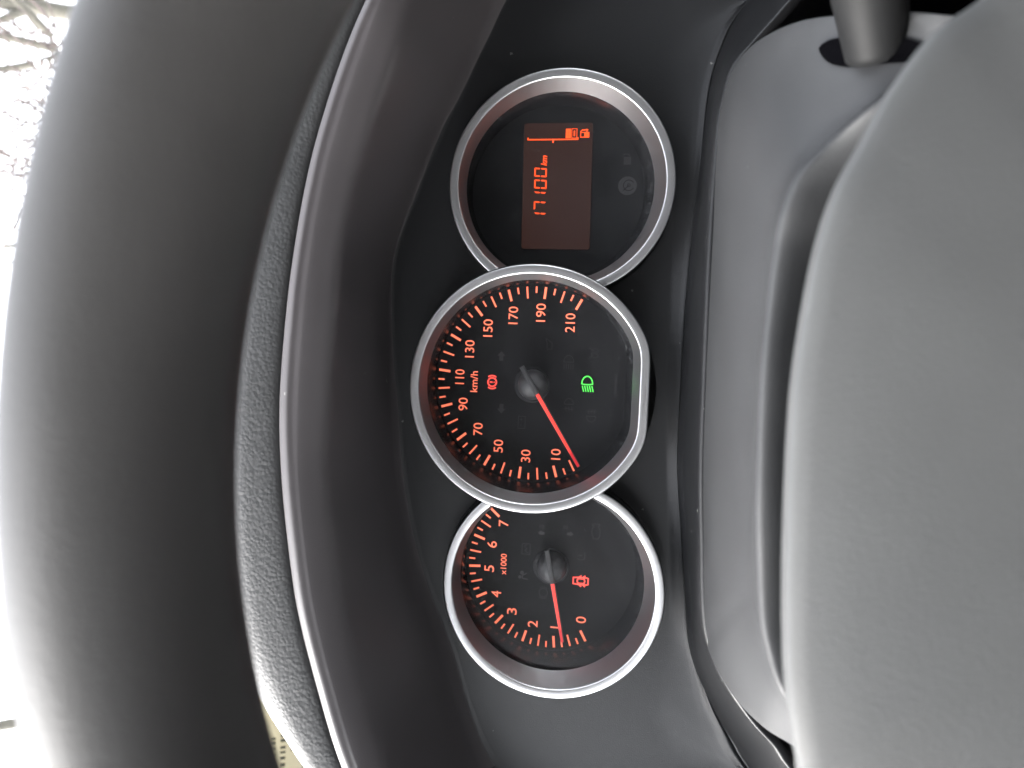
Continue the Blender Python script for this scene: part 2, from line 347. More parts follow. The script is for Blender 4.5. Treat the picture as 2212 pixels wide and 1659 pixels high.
# ------------------------------------------------------------------ instrument binnacle: visor, fascia panel, lower lip
binnacle = thing("instrument_binnacle", "dark satin plastic binnacle with a deep curved visor housing the three round dials", "instrument panel", (0, 0, 0))
NU, NR, NL = 150, 36, 170
def ring_of(up, right, low, left):
    # one smooth closed curve through all the measured points, cut into four matched stretches
    ctrl = up + right[1:-1] + low + left[1:-1]
    dense = catmull(ctrl, 6000, True); out = []
    cuts = [min(range(6000), key=lambda i: (dense[i] - Vector(q)).length) for q in (up[0], up[-1], low[0], low[-1])]
    for (i, j), n in zip(zip(cuts, cuts[1:] + [cuts[0] + 6000]), (NU, NR - 1, NL, NR - 1)):
        if j < i: j += 6000
        seg_ = [dense[k % 6000] for k in range(i, j + 1)]; d = [0]
        for s, t in zip(seg_, seg_[1:]): d.append(d[-1] + (t - s).length)
        k = 0
        for m in range(n):
            x = d[-1] * m / n
            while d[k + 1] < x: k += 1
            out.append(seg_[k].lerp(seg_[k + 1], (x - d[k]) / max(d[k + 1] - d[k], 1e-9)))
    return out
A = ring_of([(-184, 8, 14), (-160, 21, 14)] + EDGE_A[1:-1] + [(160, 25, 14), (184, 12, 14)], [(184, 12, 14), (200, -14, 14), (196, -44, 14), (172, -60, 14)], [(172, -60, 14)] + EDGE_AL[2:-2] + [(-172, -66, 14)], [(-172, -66, 14), (-198, -48, 14), (-202, -18, 14), (-184, 8, 14)])
e0, e1 = EDGE_R1[0], EDGE_R1[-1]
XR = [(e0[0] + 19, e0[1] - 36, 20), (e0[0] + 8, e0[1] - 9, 18)]; XL = [(e1[0] - 8, e1[1] - 8, 18), (e1[0] - 19, e1[1] - 32, 20)]
C_ = ring_of([(-188, 42, 77)] + EDGE_C + [(178, 44, 77)], [(178, 44, 77), (224, 10, 72), (242, -50, 58), (222, -116, 38), XR[0]], XR + EDGE_R1 + XL,
             [XL[-1], (-216, -118, 38), (-240, -60, 58), (-228, 8, 71), (-188, 42, 77)])
def lerp(P, Q, t, tw=None):
    tw = t if tw is None else tw
    return [Vector((p.x + (q.x - p.x) * t, p.y + (q.y - p.y) * t, p.z + (q.z - p.z) * tw)) for p, q in zip(P, Q)]
low = lerp(A, C_, .55, .40)
ub = catmull([(-184, 34, 66)] + EDGE_B + [(176, 36, 66)], NU)
B_ = []
for i, p in enumerate(low):
    if i < NU:
        B_.append(ub[i])
    else:   # ease from the measured visor crease into the side walls
        k = min(i - NU, len(low) - i) / 26.0
        if k < 1:
            e = ub[-1] if i - NU < len(low) - i else ub[0]; f = low[NU - 1] if i - NU < len(low) - i else low[0]
            s = (1 - k) ** 2 * (1 + 2 * k)
            B_.append(p + (e - f) * s)
        else: B_.append(p)
def out_dir(P, Q):
    r = []
    for p, q in zip(P, Q):
        d = Vector((q.x - p.x, q.y - p.y, 0)); r.append(d.normalized() if d.length > 1e-6 else Vector((0, 1, 0)))
    return r
od = out_dir(A, C_)
def off(P, k, w=None, dw=0):
    return [Vector((p.x + d.x * k, p.y + d.y * k, (p.z + dw) if w is None else w)) for p, d in zip(P, od)]
e0, e1 = EDGE_R2[0], EDGE_R2[-1]
XR2 = [(e0[0] + 19, e0[1] - 36, 47), (e0[0] + 8, e0[1] - 9, 46)]; XL2 = [(e1[0] - 7, e1[1] - 8, 46), (e1[0] - 18, e1[1] - 32, 47)]
R2 = catmull(XR2 + EDGE_R2 + XL2, NL)
i0, i1 = NU + NR - 1, NU + NR - 1 + NL
CK = lerp(B_, C_, .62); CK = [p + Vector((0, 0, 2.2 if i < NU else .6)) for i, p in enumerate(CK)]
def bump(P, k): return [p + Vector((0, 0, k if i < NU else 0)) for i, p in enumerate(P)]
CM = off(C_, -3.6, dw=-.75); CM[i0:i1] = [p + Vector((0, 2.6, -1.0)) for p in C_[i0:i1]]
CP = off(C_, -1.5, dw=-.05); CP[i0:i1] = [p.lerp(r, .14) + Vector((0, .9, .2)) for p, r in zip(C_[i0:i1], R2)]
D0 = off(C_, .7, dw=-.75); D0[i0:i1] = [p.lerp(r, .55) + Vector((0, .45, 0)) for p, r in zip(C_[i0:i1], R2)]
D_ = off(C_, 2.6, dw=-2.1); D_[i0:i1] = R2
D2 = off(C_, 3.9, dw=-4.8); D2[i0:i1] = [p + Vector((0, -1.8, 1.4)) for p in R2]
E_ = off(C_, 4.1, dw=-9); E_[i0:i1] = [p + Vector((0, -6.0, -1)) for p in R2]
F_ = off(C_, 4.2, dw=-40); F_[i0:i1] = [p + Vector((0, -16, -75)) for p in R2]
A0 = [Vector((p.x * .965, p.y * .965, 14)) for p in A]
rows = [A0, lerp(A0, A, .6), lerp(A, B_, .05, .01), lerp(A, B_, .25, .11), lerp(A, B_, .6, .50), lerp(A, B_, .94, .92), bump(lerp(B_, C_, .07), .55), bump(lerp(B_, C_, .32), 1.9), CK, CM, CP, D0, D_, D2, E_, F_]
rows = across(rows, 4)
# flat fascia panel with the three dials cut out of it
def circ(c, r, n=96): return [(c[0] + r * cos(2*pi*i/n), c[1] + r * sin(2*pi*i/n)) for i in range(n)]
loops = [[(p.x, p.y) for p in A0]] + [circ(g['ring'], g['R'] + .4) for g in GA.values()]
vv, ee = [], []
for L in loops:
    o = len(vv); vv += [Vector(p) for p in L]; ee += [(o + i, o + (i + 1) % len(L)) for i in range(len(L))]
rv, re_, rf, *_ = geometry.delaunay_2d_cdt(vv, ee, [], 0, 1e-5)
def inside(pt, poly):
    x, y = pt; c = False; j = len(poly) - 1
    for i in range(len(poly)):
        xi, yi = poly[i]; xj, yj = poly[j]
        if (yi > y) != (yj > y) and x < (xj - xi) * (y - yi) / (yj - yi) + xi: c = not c
        j = i
    return c
keep = []
for f in rf:
    cx = sum(rv[i].x for i in f) / len(f); cy = sum(rv[i].y for i in f) / len(f)
    if inside((cx, cy), loops[0]) and all(hypot(cx - g['ring'][0], cy - g['ring'][1]) > g['R'] + .4 for g in GA.values()): keep.append(tuple(f))
V, F = loft([[D(*p) for p in r] for r in rows], True)
o = len(V); V = V + [D(p.x, p.y, 14) for p in rv]; F = F + [tuple(i + o for i in f) for f in keep]
me_ = bmesh.new()
ncols = len(A0); fm = [0 if (i // ncols >= 7 and i % ncols < NU) else 1 for i in range(len(F) - len(keep))] + [1] * len(keep)  # upper wall takes the painted-lit tone, everything else the shaded one
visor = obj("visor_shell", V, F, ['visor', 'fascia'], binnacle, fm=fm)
me_.from_mesh(visor.data); bmesh.ops.remove_doubles(me_, verts=me_.verts, dist=2e-6); bmesh.ops.recalc_face_normals(me_, faces=me_.faces); me_.to_mesh(visor.data); me_.free()

# ------------------------------------------------------------------ ring sweeps
def shape_r(t, r, flat):
    # radius of the outline at angle t; the speedometer has a flattened foot
    if not flat: return r
    c = -sin(t)
    if c <= .05: return r
    d = (r - flat) / c
    return (r ** -60 + d ** -60) ** (-1 / 60)
def sweep(g, profile, n=160):
    """profile: list of (radius, w); centre moves from dial (w=0) to ring (w=W)."""
    rows = []
    for r, w in profile:
        k = max(0, min(1, w / g['W'])); c = (g['dial'][0] + (g['ring'][0] - g['dial'][0]) * k, g['dial'][1] + (g['ring'][1] - g['dial'][1]) * k)
        if g['flat']:
            rows.append([D(c[0] + shape_r(2*pi*i/n, r, g['flat']) * cos(2*pi*i/n), c[1] + shape_r(2*pi*i/n, r, g['flat']) * sin(2*pi*i/n), w) for i in range(n)])
        else:
            dx, dy = S_C[0] - c[0], S_C[1] - c[1]; d = hypot(dx, dy); ph = atan2(dy, dx)
            al = acos(max(-1, min(1, (r*r + d*d - S_R**2) / (2*r*d))))
            rows.append([D(c[0] + r * cos(ph + al + (2*pi - 2*al) * i / (n - 1)), c[1] + r * sin(ph + al + (2*pi - 2*al) * i / (n - 1)), w) for i in range(n)])
    return rows
def rel(g, rows):
    o = D(*g['dial'], 0)
    return [[p - o for p in r] for r in rows]
def disc(g, r, w, n=160):
    row = sweep(g, [(r, w)], n)[0]
    if not g['flat']:
        # close along the speedometer's wall
        a = row[-1]; b = row[0]
        t0 = atan2(a.z / MM - S_C[1], a.x / MM - S_C[0]); t1 = atan2(b.z / MM - S_C[1], b.x / MM - S_C[0])
        dt = (t1 - t0 + pi) % (2*pi) - pi
        row = row + [D(S_C[0] + S_R * cos(t0 + dt * i / 24), S_C[1] + S_R * sin(t0 + dt * i / 24), w) for i in range(1, 24)]
    return rel(g, [row])[0]
def gauge(key, label, cat):
    g = GA[key]; root = thing(key if key != 'odometer' else 'odometer_display', label, cat, (*g['dial'], 0))
    R, W, closed = g['R'], g['W'], bool(g['flat'])
    def part(name, prof, mat, ang=40):
        V, F = loft(rel(g, sweep(g, prof)), closed); o = obj(name, V, F, mat, root); sharp(o, ang); return o
    part("ring_housing", [(R + .35, 10), (R + .35, W - 6), (R + .55, W - 2.2), (R + .45, W - .9), (R + .05, W - .35)], 'ring_body')
    part("chrome_ring", [(R + .05, W - .5), (R, W - .1), (R - .25, W + .18), (R - .7, W + .28), (R - g['cr'] * .5, W + .22), (R - g['cr'] + .6, W + .12), (R - g['cr'] + .2, W), (R - g['cr'], W - .35)], 'chrome', 60)
    cr, cw = g['cone_r'], g['cone_w']
    part("inner_cone", [(R - g['cr'], W - .35), (R - g['cr'] - .25, W - .8), (cr + .15, cw + .3), (cr, cw)], 'cone')
    part("dark_well", [(cr, cw - .25), (cr - .3, cw - 1), (g['dial_r'] + .2, .6), (g['dial_r'] - .1, 0)], 'well')
    o = obj("dial_face", disc(g, g['dial_r'], 0), [tuple(range(len(disc(g, g['dial_r'], 0))))], 'face' if key != 'odometer' else 'faceplate', root, smooth=False)
    L = disc(g, cr - .08, cw - .1)
    k = cw / W; ofs = D((g['ring'][0] - g['dial'][0]) * k, (g['ring'][1] - g['dial'][1]) * k, cw)
    MAT['lens'] = clear(key + '_lens', .008, .05, tuple(ofs), cr * MM)
    lens = obj("clear_lens", L, [tuple(range(len(L)))], 'lens', root, smooth=False)
    return root
speedo = gauge('speedometer', "largest chrome-ringed dial with km/h scale, between the two smaller dials", "speedometer")
tacho = gauge('tachometer', "smaller round rev counter dial marked x1000, its red needle near 1", "tachometer")
odo = gauge('odometer', "round chrome-ringed dial holding an orange digital odometer reading 17100 km", "odometer")

# ------------------------------------------------------------------ flat print on the dials
def P2(pts, w): return [D(a, b, w) for a, b in pts]
def ribbon(pts, width, closed=False):
    """flat stroke along a polyline, mitred; returns 2-D verts + quads"""
    n = len(pts); V = []
    for i in range(n):
        p = Vector(pts[i])
        a = Vector(pts[i - 1]) if (i > 0 or closed) else None
        b = Vector(pts[(i + 1) % n]) if (i < n - 1 or closed) else None
        d0 = (p - a).normalized() if a is not None else None; d1 = (b - p).normalized() if b is not None else None
        if d0 is None: d0 = d1
        if d1 is None: d1 = d0
        t = d0 + d1; t = t.normalized() if t.length > 1e-6 else d0
        nrm = Vector((-t.y, t.x)); k = width / 2 / max(.5, nrm.dot(Vector((-d0.y, d0.x))))
        V += [p + nrm * k, p - nrm * k]
    F = [(2*i, 2*i + 1, 2*((i + 1) % n) + 1, 2*((i + 1) % n)) for i in range(n if closed else n - 1)]
    return V, F
def arc(cx, cy, r, a0, a1, n=20, ry=None):
    return [(cx + r * cos(radians(a0 + (a1 - a0) * i / n)), cy + (ry or r) * sin(radians(a0 + (a1 - a0) * i / n))) for i in range(n + 1)]
class Print:
    """flat print built from strokes and filled outlines, in mm round an origin"""
    def __init__(s): s.s, s.f = [], []
    def line(s, pts, w, closed=False): s.s.append((pts, w, closed)); return s
    def fill(s, pts): s.f.append(pts); return s
    def build(s, name, parent, at, mat, halo=None, grow=.45, w=.18, w_halo=.09):
        mb = MB()
        def put(extra, ww, m):
            for k, (pts, wd, cl) in enumerate(s.s):
                V, F = ribbon(pts, wd + extra, cl); mb.add([D(p[0], p[1], ww + k * .004) for p in V], F, m)
            for k, pts in enumerate(s.f):
                q = pts
                if extra:
                    cx = sum(p[0] for p in q) / len(q); cy = sum(p[1] for p in q) / len(q)
                    q = [(p[0] + (extra / 2 if p[0] > cx else -extra / 2), p[1] + (extra / 2 if p[1] > cy else -extra / 2)) for p in q]
                mb.add([D(p[0], p[1], ww + .002 * k) for p in q], [tuple(range(len(q)))], m)
        if halo: put(grow, w_halo, 1)
        put(0, w, 0)
        o = mb.build(name, [mat, halo] if halo else [mat], parent, smooth=False)
        o.location = D(*at, 0)
        return o
TXT = {}
def text_mesh(name, body, cap, width=None, mat='lit', halo='halo', bold=.0, slant=0.0, w=.18, grow=.016):
    key = (body, cap, width, mat, halo, bold, slant)
    if key in TXT: return TXT[key]
    mb = MB(); box_ = None
    for k, (ofs, ww, m) in enumerate(([(bold + grow, .09, 1)] if halo else []) + [(bold, w, 0)]):
        cu = bpy.data.curves.new('t', 'FONT'); cu.body = body; cu.size = 1; cu.offset = ofs; cu.align_x = 'CENTER'; cu.resolution_u = 6; cu.shear = slant
        to = bpy.data.objects.new('t', cu); COL.objects.link(to)
        me = bpy.data.meshes.new_from_object(to.evaluated_get(bpy.context.evaluated_depsgraph_get()))
        bpy.data.objects.remove(to); bpy.data.curves.remove(cu)
        if box_ is None:
            xs = [v.co.x for v in me.vertices]; ys = [v.co.y for v in me.vertices]
            e = grow if halo else 0
            box_ = (min(xs) + e, max(xs) - e, min(ys) + e, max(ys) - e)
        x0, x1, y0, y1 = box_
        sy = cap / (y1 - y0); sx = width / (x1 - x0) if width else sy
        mb.add([D((v.co.x - (x0 + x1) / 2) * sx, (v.co.y - (y0 + y1) / 2) * sy, ww) for v in me.vertices], [tuple(p.vertices) for p in me.polygons], m)
        bpy.data.meshes.remove(me)
    me = bpy.data.meshes.new(name); me.from_pydata([tuple(v) for v in mb.V], [], mb.F)
    for q in ([mat, halo] if halo else [mat]): me.materials.append(MAT[q])
    me.polygons.foreach_set('material_index', mb.M)
    TXT[key] = me; return me
def text(name, body, parent, at, cap, width=None, **k):
    o = bpy.data.objects.new(name, text_mesh(name, body, cap, width, **k)); COL.objects.link(o); o.parent = parent
    o.location = D(*at, 0); return o
def tick_mesh(name, r1, ln, wd):
    mb = MB()
    for g, ww, m in ((.18, .09, 1), (0, .18, 0)):
        mb.add([D(-wd/2 - g/2, r1 + g/2, ww), D(wd/2 + g/2, r1 + g/2, ww), D(wd/2 + g/2, r1 - ln - g/2, ww), D(-wd/2 - g/2, r1 - ln - g/2, ww)], [(0, 1, 2, 3)], m)
    me = bpy.data.meshes.new(name); me.from_pydata([tuple(v) for v in mb.V], [], mb.F)
    me.materials.append(MAT['lit']); me.materials.append(MAT['halo']); me.polygons.foreach_set('material_index', mb.M)
    return me
def ticks(root, r1, n, sub, a0, step, kinds):
    ms = {k: tick_mesh("tick_mark", r1, *v) for k, v in kinds.items()}
    for i in range(n):
        o = bpy.data.objects.new("tick_mark", ms[sub(i)]); COL.objects.link(o); o.parent = root
        o.rotation_euler = (0, radians(a0 + step * i), 0)
ticks(speedo, 47.1, 43, lambda i: 'thick' if i % 4 == 2 else ('long' if i % 2 == 0 else 'short'), -118.0, 5.63, {'thick': (5.7, 1.15), 'long': (5.7, .8), 'short': (3.1, .78)})
ticks(tacho, 40.1, 29, lambda i: 'thick' if i % 4 == 0 else ('long' if i % 2 == 0 else 'short'), -118.6, 5.72, {'thick': (5.7, 1.15), 'long': (5.6, .8), 'short': (3.0, .8)})
for n, p in zip(range(10, 211, 20), [(-34.0, -12.9), (-35.7, 1.8), (-31.6, 15.6), (-23.8, 26.1), (-11.8, 34.1), (1.7, 36.3), (15.7, 31.8), (26.2, 23.0), (32.8, 10.7), (34.5, -2.8), (30.0, -17.2)]):
    text("numeral", str(n), speedo, p, 4.6, NUMW[n])
for n, p in zip(range(8), [(-24.9, -16.6), (-29.9, -4.2), (-29.2, 7.0), (-23.9, 17.6), (-16.0, 25.8), (-3.5, 29.8), (8.7, 28.9), (19.7, 23.4)]):
    text("numeral", str(n), tacho, p, 4.8, 3.15 if n != 1 else None)
text("unit_text", "km/h", speedo, (-.4, 29.0), 3.6, 10.2, grow=.024)
text("unit_text", "x1000", tacho, (-.8, 22.7), 2.9, 10.4, grow=.026)
text("part_code_text", "1J0KS GK2", speedo, (.6, -40.4), 1.7, 11.5, mat='ghost', halo=None, bold=-.005)

# lit warning lamps
Print().line(arc(0, 0, 2.1, 0, 360, 32)[:-1], .55, True).line(arc(0, 0, 3.2, -38, 38, 10), .55).line(arc(0, 0, 3.2, 142, 218, 10), .55) \
    .line([(0, 1.25), (0, -.25)], .5).line([(0, -.75), (0, -1.2)], .5).build("brake_warning_lamp", speedo, (-.25, 19.9), 'red', 'red_halo', .35)
lb = Print().line([(.2, 2.6)] + [(.2 + 3.7 * cos(radians(a)), 2.6 * sin(radians(a))) for a in range(75, -76, -10)] + [(.2, -2.6), (-.1, -1.4), (-.15, 0), (-.1, 1.4)], .5, True)
for k in range(5):
    y = 2.3 - k * 1.15; lb.line([(-.75, y), (-3.6, y - .75)], .42)
lb.build("low_beam_lamp", speedo, (.7, -26.6), 'green', 'green_halo', .35)
dr = Print().line([(-1.5, 3.6), (1.5, 3.6), (1.75, 1.0), (1.75, -2.6), (1.5, -3.6), (-1.5, -3.6), (-1.75, -2.6), (-1.75, 1.0)], .5, True)
dr.line([(-1.6, 1.2), (0, 1.7), (1.6, 1.2)], .5).line([(-1.6, -1.5), (0, -2.0), (1.6, -1.5)], .5).line([(-1.1, 1.2), (-1.1, -1.6)], .4).line([(1.1, 1.2), (1.1, -1.6)], .4)
for s in (-1, 1):
    dr.line([(1.7 * s, .9), (2.8 * s, -.3)], .45).line([(1.7 * s, -1.0), (2.8 * s, -2.2)], .45)
dr.build("door_open_lamp", tacho, (-5.8, -15.6), 'red', 'red_halo', .35)

# unlit symbols, barely lighter than the dial
def ghost(name, pr, root, at): return pr.build(name, root, at, 'ghost', None, w=.12)
ghost("turn_arrow", Print().fill([(2.6, 0), (.2, 2.1), (.2, 1.0), (-2.2, 1.0), (-2.2, -1.0), (.2, -1.0), (.2, -2.1)]), speedo, (12.6, 15.8))
ghost("turn_arrow", Print().fill([(-2.6, 0), (-.2, -2.1), (-.2, -1.0), (2.2, -1.0), (2.2, 1.0), (-.2, 1.0), (-.2, 2.1)]), speedo, (-12.9, 14.8))
ghost("battery_symbol", Print().line([(-3, -1.7), (3, -1.7), (3, 1.7), (-3, 1.7)], .28, True).line([(-2, .3), (-.8, .3)], .25).line([(.8, .3), (2, .3)], .25).line([(1.4, -.3), (1.4, .9)], .25), speedo, (-19.3, 4.5))
ghost("oil_can_symbol", Print().line([(-2.6, .9), (-1.2, 1.2), (1, 1.2), (3.6, 2.0), (1.4, -1.2), (-1.6, -1.2), (-1.6, .6)], .28), speedo, (18.6, -7.7))
hb = Print().line([(.2, 2.4)] + [(.2 + 3.2 * cos(radians(a)), 2.4 * sin(radians(a))) for a in range(75, -76, -15)] + [(.2, -2.4)], .28, True)
for k in range(5): hb.line([(-.8, 2.2 - 1.1 * k), (-3.4, 2.2 - 1.1 * k)], .25)
ghost("high_beam_symbol", hb, speedo, (10.9, -17.3))
ghost("glow_plug_symbol", Print().line([(-3, 1.8), (-2, 2)] + arc(-1.2, -.6, 1.0, 120, -200, 14, 1.6) + [(0, 1.4)] + arc(1.2, -.6, 1.0, 160, -140, 14, 1.6) + [(2.2, 2), (3, 1.8)], .26), speedo, (15.8, -29.1))
def fog(sgn):
    f = Print().line([(.3 * sgn, 2.2)] + [((.3 + 2.8 * cos(radians(a))) * sgn, 2.2 * sin(radians(a))) for a in range(75, -76, -15)] + [(.3 * sgn, -2.2)], .26, True)
    for k in (-1, 0, 1): f.line([(-.8 * sgn, k * 1.4), (-3.3 * sgn, k * 1.4 - .3)], .24)
    return f.line([(-2 * sgn, -2.6), (-2.2 * sgn, -.9), (-1.8 * sgn, .9), (-2 * sgn, 2.6)], .24)
ghost("front_fog_symbol", fog(1), speedo, (-9.6, -18.2))
ghost("rear_fog_symbol", fog(-1), speedo, (-14.3, -29.2))
ghost("engine_graph_symbol", Print().line([(-2.6, -2), (2.6, -2), (2.6, 2), (-2.6, 2)], .24, True).line([(-2, -1.2), (-.8, .6), (.2, -.6), (1.2, 1), (2.2, -.4)], .24), tacho, (7.8, 11.8))
def shift(s):
    g = Print().fill([(2.1 * 0 - 1.2, 0), (-1.2 - 0, 0), (0, 1.6 * s), (1.5, 0), (.7, 0), (.7, -1.6 * s), (-.7, -1.6 * s), (-.7, 0)][1:])
    for k in range(4): g.line([(2.2, (.3 + .6 * k) * -s + 1.2), (4.2, (.3 + .6 * k) * -s + 1.2)], .2)
    return g
ghost("shift_arrow_symbol", shift(1), tacho, (16.2, 4.6))
ghost("shift_arrow_symbol", shift(-1), tacho, (16.8, -9.6))
ghost("engine_symbol", Print().line([(-3, -1.4), (-3, 1.2), (-1.6, 1.2), (-1, 1.9), (2, 1.9), (2.6, 1), (3.4, 1), (3.4, 1.8), (4.3, 1.8), (4.3, -1.8), (3.4, -1.8), (3.4, -1), (2.6, -1), (1.8, -2), (-1.6, -2), (-2.2, -1.4)], .3, True), tacho, (18.4, -21.9))
ghost("tyre_pressure_symbol", Print().line(arc(0, 0, 2.2, 130, -130 + 180 + 360 - 180, 20, 2.2), .26).line([(-1.7, -1.9), (1.7, -1.9)], .3).line([(0, 1.1), (0, -.4)], .35), tacho, (6.7, -15.2))
ghost("airbag_symbol", Print().fill(arc(-1, 1.8, .9, 0, 342, 14)).line([(-1.9, -2.2), (-1.6, .4), (-.2, .6), (1.2, -1.6)], .5).fill(arc(1.2, .8, 1.0, 0, 342, 14)), tacho, (-5.4, 12.5))
ghost("abs_symbol", Print().line(arc(0, 0, 2.1, 0, 345, 24), .24, True).line(arc(0, 0, 2.9, -40, 40, 8), .24).line(arc(0, 0, 2.9, 140, 220, 8), .24), tacho, (-13.2, 2.4))

# needles
def needle(root, hub, tail, red, tip, w0, w1):
    t = Vector(tip) - Vector(tail); L = t.length; d = t / L; n = Vector((-d.y, d.x))
    prof = [(7.4, .0), (7.4, 1.4), (7.1, 4.0), (6.2, 6.4), (4.6, 8.2), (2.4, 9.2), (.02, 9.5)]
    V, F = loft([[D(hub[0] + r * cos(2*pi*i/48), hub[1] + r * sin(2*pi*i/48), w) for i in range(48)] for r, w in prof], True)
    obj("hub_cap", V, F, 'dome', root)
    V, F = loft([[D(hub[0] + r * cos(2*pi*i/64), hub[1] + .5 + r * sin(2*pi*i/64), w) for i in range(64)] for r, w in ((8.9, .02), (8.9, .3), (8.3, .34), (.02, .34))], True)
    obj("hub_shade_disc", V, F, 'dish', root)  # thin black disc painting the shadow round the needle cap
    def bar(name, s0, s1, a, b, wl, wh, mat, edge=False):
        p0 = Vector(tail) + d * s0; p1 = Vector(tail) + d * s1; mb = MB()
        for (q, h, lo, hi, m) in (((a, b), 1, wl, wh, 0),):
            V = []
            for p, ww in ((p0, a), (p1, b)):
                V += [D(*(p + n * ww / 2), lo), D(*(p - n * ww / 2), lo), D(*(p - n * (ww / 2 - .15)), hi), D(*(p + n * (ww / 2 - .15)), hi)]
            mb.add(V, [(0, 1, 5, 4), (1, 2, 6, 5), (2, 3, 7, 6), (3, 0, 4, 7), (0, 3, 2, 1), (4, 5, 6, 7)], m)
        o = mb.build(name, mat, root, smooth=False); return o
    sr = (Vector(red) - Vector(tail)).dot(d); tl = L * .86
    wm = w0 + (w1 - w0) * (tl - sr) / (L - sr)
    bar("needle_tail", 0, sr, w0 + .7, w0 + .8, 9.2, 10.6, 'needle_dark')
    bar("needle_spine", .2, sr, w0 - .3, w0 - .1, 10.6, 10.9, 'needle_dark')
    bar("needle_edge", sr, L, w0 + .75, w1 + .55, 9.4, 10.3, 'needle_edge')
    bar("needle_pointer", sr, tl, w0, wm, 10.3, 10.75, 'needle')
    bar("needle_tip", tl, L - .3, wm, w1, 10.3, 10.75, 'needle_tip')
needle(speedo, (-.6, -.4), (8.1, 4.3), (-4.8, -3.6), (-37.9, -24.8), 1.75, 1.25)
needle(tacho, (.2, -1.4), (10.8, .6), (-5.0, -2.7), (-32.8, -8.6), 1.7, 1.2)

# ------------------------------------------------------------------ orange display
def rrect(x0, y0, x1, y1, r):
    return arc(x1 - r, y1 - r, r, 0, 90, 4) + arc(x0 + r, y1 - r, r, 90, 180, 4) + arc(x0 + r, y0 + r, r, 180, 270, 4) + arc(x1 - r, y0 + r, r, 270, 360, 4)
q = rrect(-27.0, -16.2, 32.8, 16.6, 1.3)
sk = [(x, y + (x - 3) * .015) for x, y in q]
V = [D(x, y, .35) for x, y in sk] + [D(x * 1.004, y * 1.006, 0) for x, y in sk]; n = len(sk)
screen = obj("display_screen", V, [tuple(range(n))] + [(i, (i + 1) % n, n + (i + 1) % n, n + i) for i in range(n)], 'lcd', odo, smooth=False)
def seg(name, polys):
    mb = MB()
    for p in polys: mb.add([D(x, y + (x - 3) * .012, .5) for x, y in p], [tuple(range(len(p)))])
    return mb.build(name, 'seg', screen, smooth=False)
def digit(cx, cy, on, w=4.3, h=6.1):
    t, g, sl = .74, .17, .06
    x0, x1, y0, y1 = -w/2, w/2, -h/2, h/2
    S_ = {'a': [(x0 + g, y1), (x1 - g, y1), (x1 - t, y1 - t), (x0 + t, y1 - t)], 'd': [(x0 + g, y0), (x1 - g, y0), (x1 - t, y0 + t), (x0 + t, y0 + t)],
          'b': [(x1, y1 - g), (x1, .45), (x1 - t/2, g), (x1 - t, .5), (x1 - t, y1 - t - g)], 'c': [(x1, y0 + g), (x1, -.45), (x1 - t/2, -g), (x1 - t, -.5), (x1 - t, y0 + t + g)],
          'f': [(x0, y1 - g), (x0, .45), (x0 + t/2, g), (x0 + t, .5), (x0 + t, y1 - t - g)], 'e': [(x0, y0 + g), (x0, -.45), (x0 + t/2, -g), (x0 + t, -.5), (x0 + t, y0 + t + g)]}
    for k in on: seg("display_segment", [[(cx + x + y * sl, cy + y) for x, y in S_[k]]])
digit(-12.0, 7.9, 'bc'); digit(-6.6, 8.0, 'abc'); digit(-2.0, 8.1, 'bc'); digit(3.8, 8.1, 'abcdef'); digit(9.4, 8.2, 'abcdef')
o = text("display_unit_text", "km", odo, (15.0, 6.8), 2.9, 4.9, mat='seg', halo=None, slant=.25, bold=.02, w=.55); o.parent = screen
seg("fuel_scale", [[(24.7, 15.0), (24.7, -9.5), (25.3, -9.5), (25.3, 15.0)], [(25.3, 15.0), (25.3, 14.4), (26.0, 14.4), (26.0, 15.0)], [(25.3, -8.9), (25.3, -9.5), (26.0, -9.5), (26.0, -8.9)], [(23.4, 2.95), (23.4, 2.25), (24.7, 2.25), (24.7, 2.95)]])
seg("fuel_block", [[(25.6, -3.4), (25.6, -5.9), (30.0, -5.9), (30.0, -3.4)]])
fr = [(25.6, -6.3), (25.6, -8.7), (30.0, -8.7), (30.0, -6.3)]
V_, F_q = ribbon(fr, .26, True)
seg("fuel_block", [[tuple(V_[i]) for i in f] for f in F_q] + [[(26.5, -7.15), (26.5, -7.85), (29.1, -7.85), (29.1, -7.15)]])
seg("fuel_pump_symbol", [[(25.8, -12.2), (25.8, -14.6), (28.4, -14.6), (28.4, -12.2)], [(25.8, -10.3), (25.8, -10.7), (28.4, -10.7), (28.4, -10.3)], [(28.0, -10.7), (28.0, -12.2), (28.4, -12.2), (28.4, -10.7)], [(25.8, -10.7), (25.8, -12.2), (26.2, -12.2), (26.2, -10.7)],
     [(28.6, -13.0), (28.6, -13.5), (29.6, -14.2), (29.6, -13.5)], [(28.9, -11.2), (29.5, -11.5), (29.9, -13.6), (29.4, -13.6)], [(28.4, -10.5), (28.7, -10.2), (29.8, -11.4), (29.4, -11.7)]])
def ghost2(name, pr, at, mat='ghost'): return pr.build(name, odo, at, mat, None, w=.12)
ghost2("fuel_pump_ghost", Print().fill([(-2.6, -1.6), (1.0, -1.6), (1.0, 1.9), (-2.6, 1.9)][::-1]).line([(1.0, -1.0), (2.2, -.4), (2.4, 1.6), (1.4, 2.6)], .4), (15.7, -32.9))
cd = Print().fill(arc(0, 0, 4.4, 0, 350, 36)); cd.build("limiter_disc_symbol", odo, (3.2, -33.3), 'ghost2', None, w=.08)
ghost2("limiter_dial_symbol", Print().line(arc(.2, -.6, 2.5, -60, 240, 20), .35).line([(.2, -.6), (-2.2, 1.8)], .4).line(arc(.2, -.6, .7, 0, 330, 10), .3, True), (3.2, -33.3), 'face')

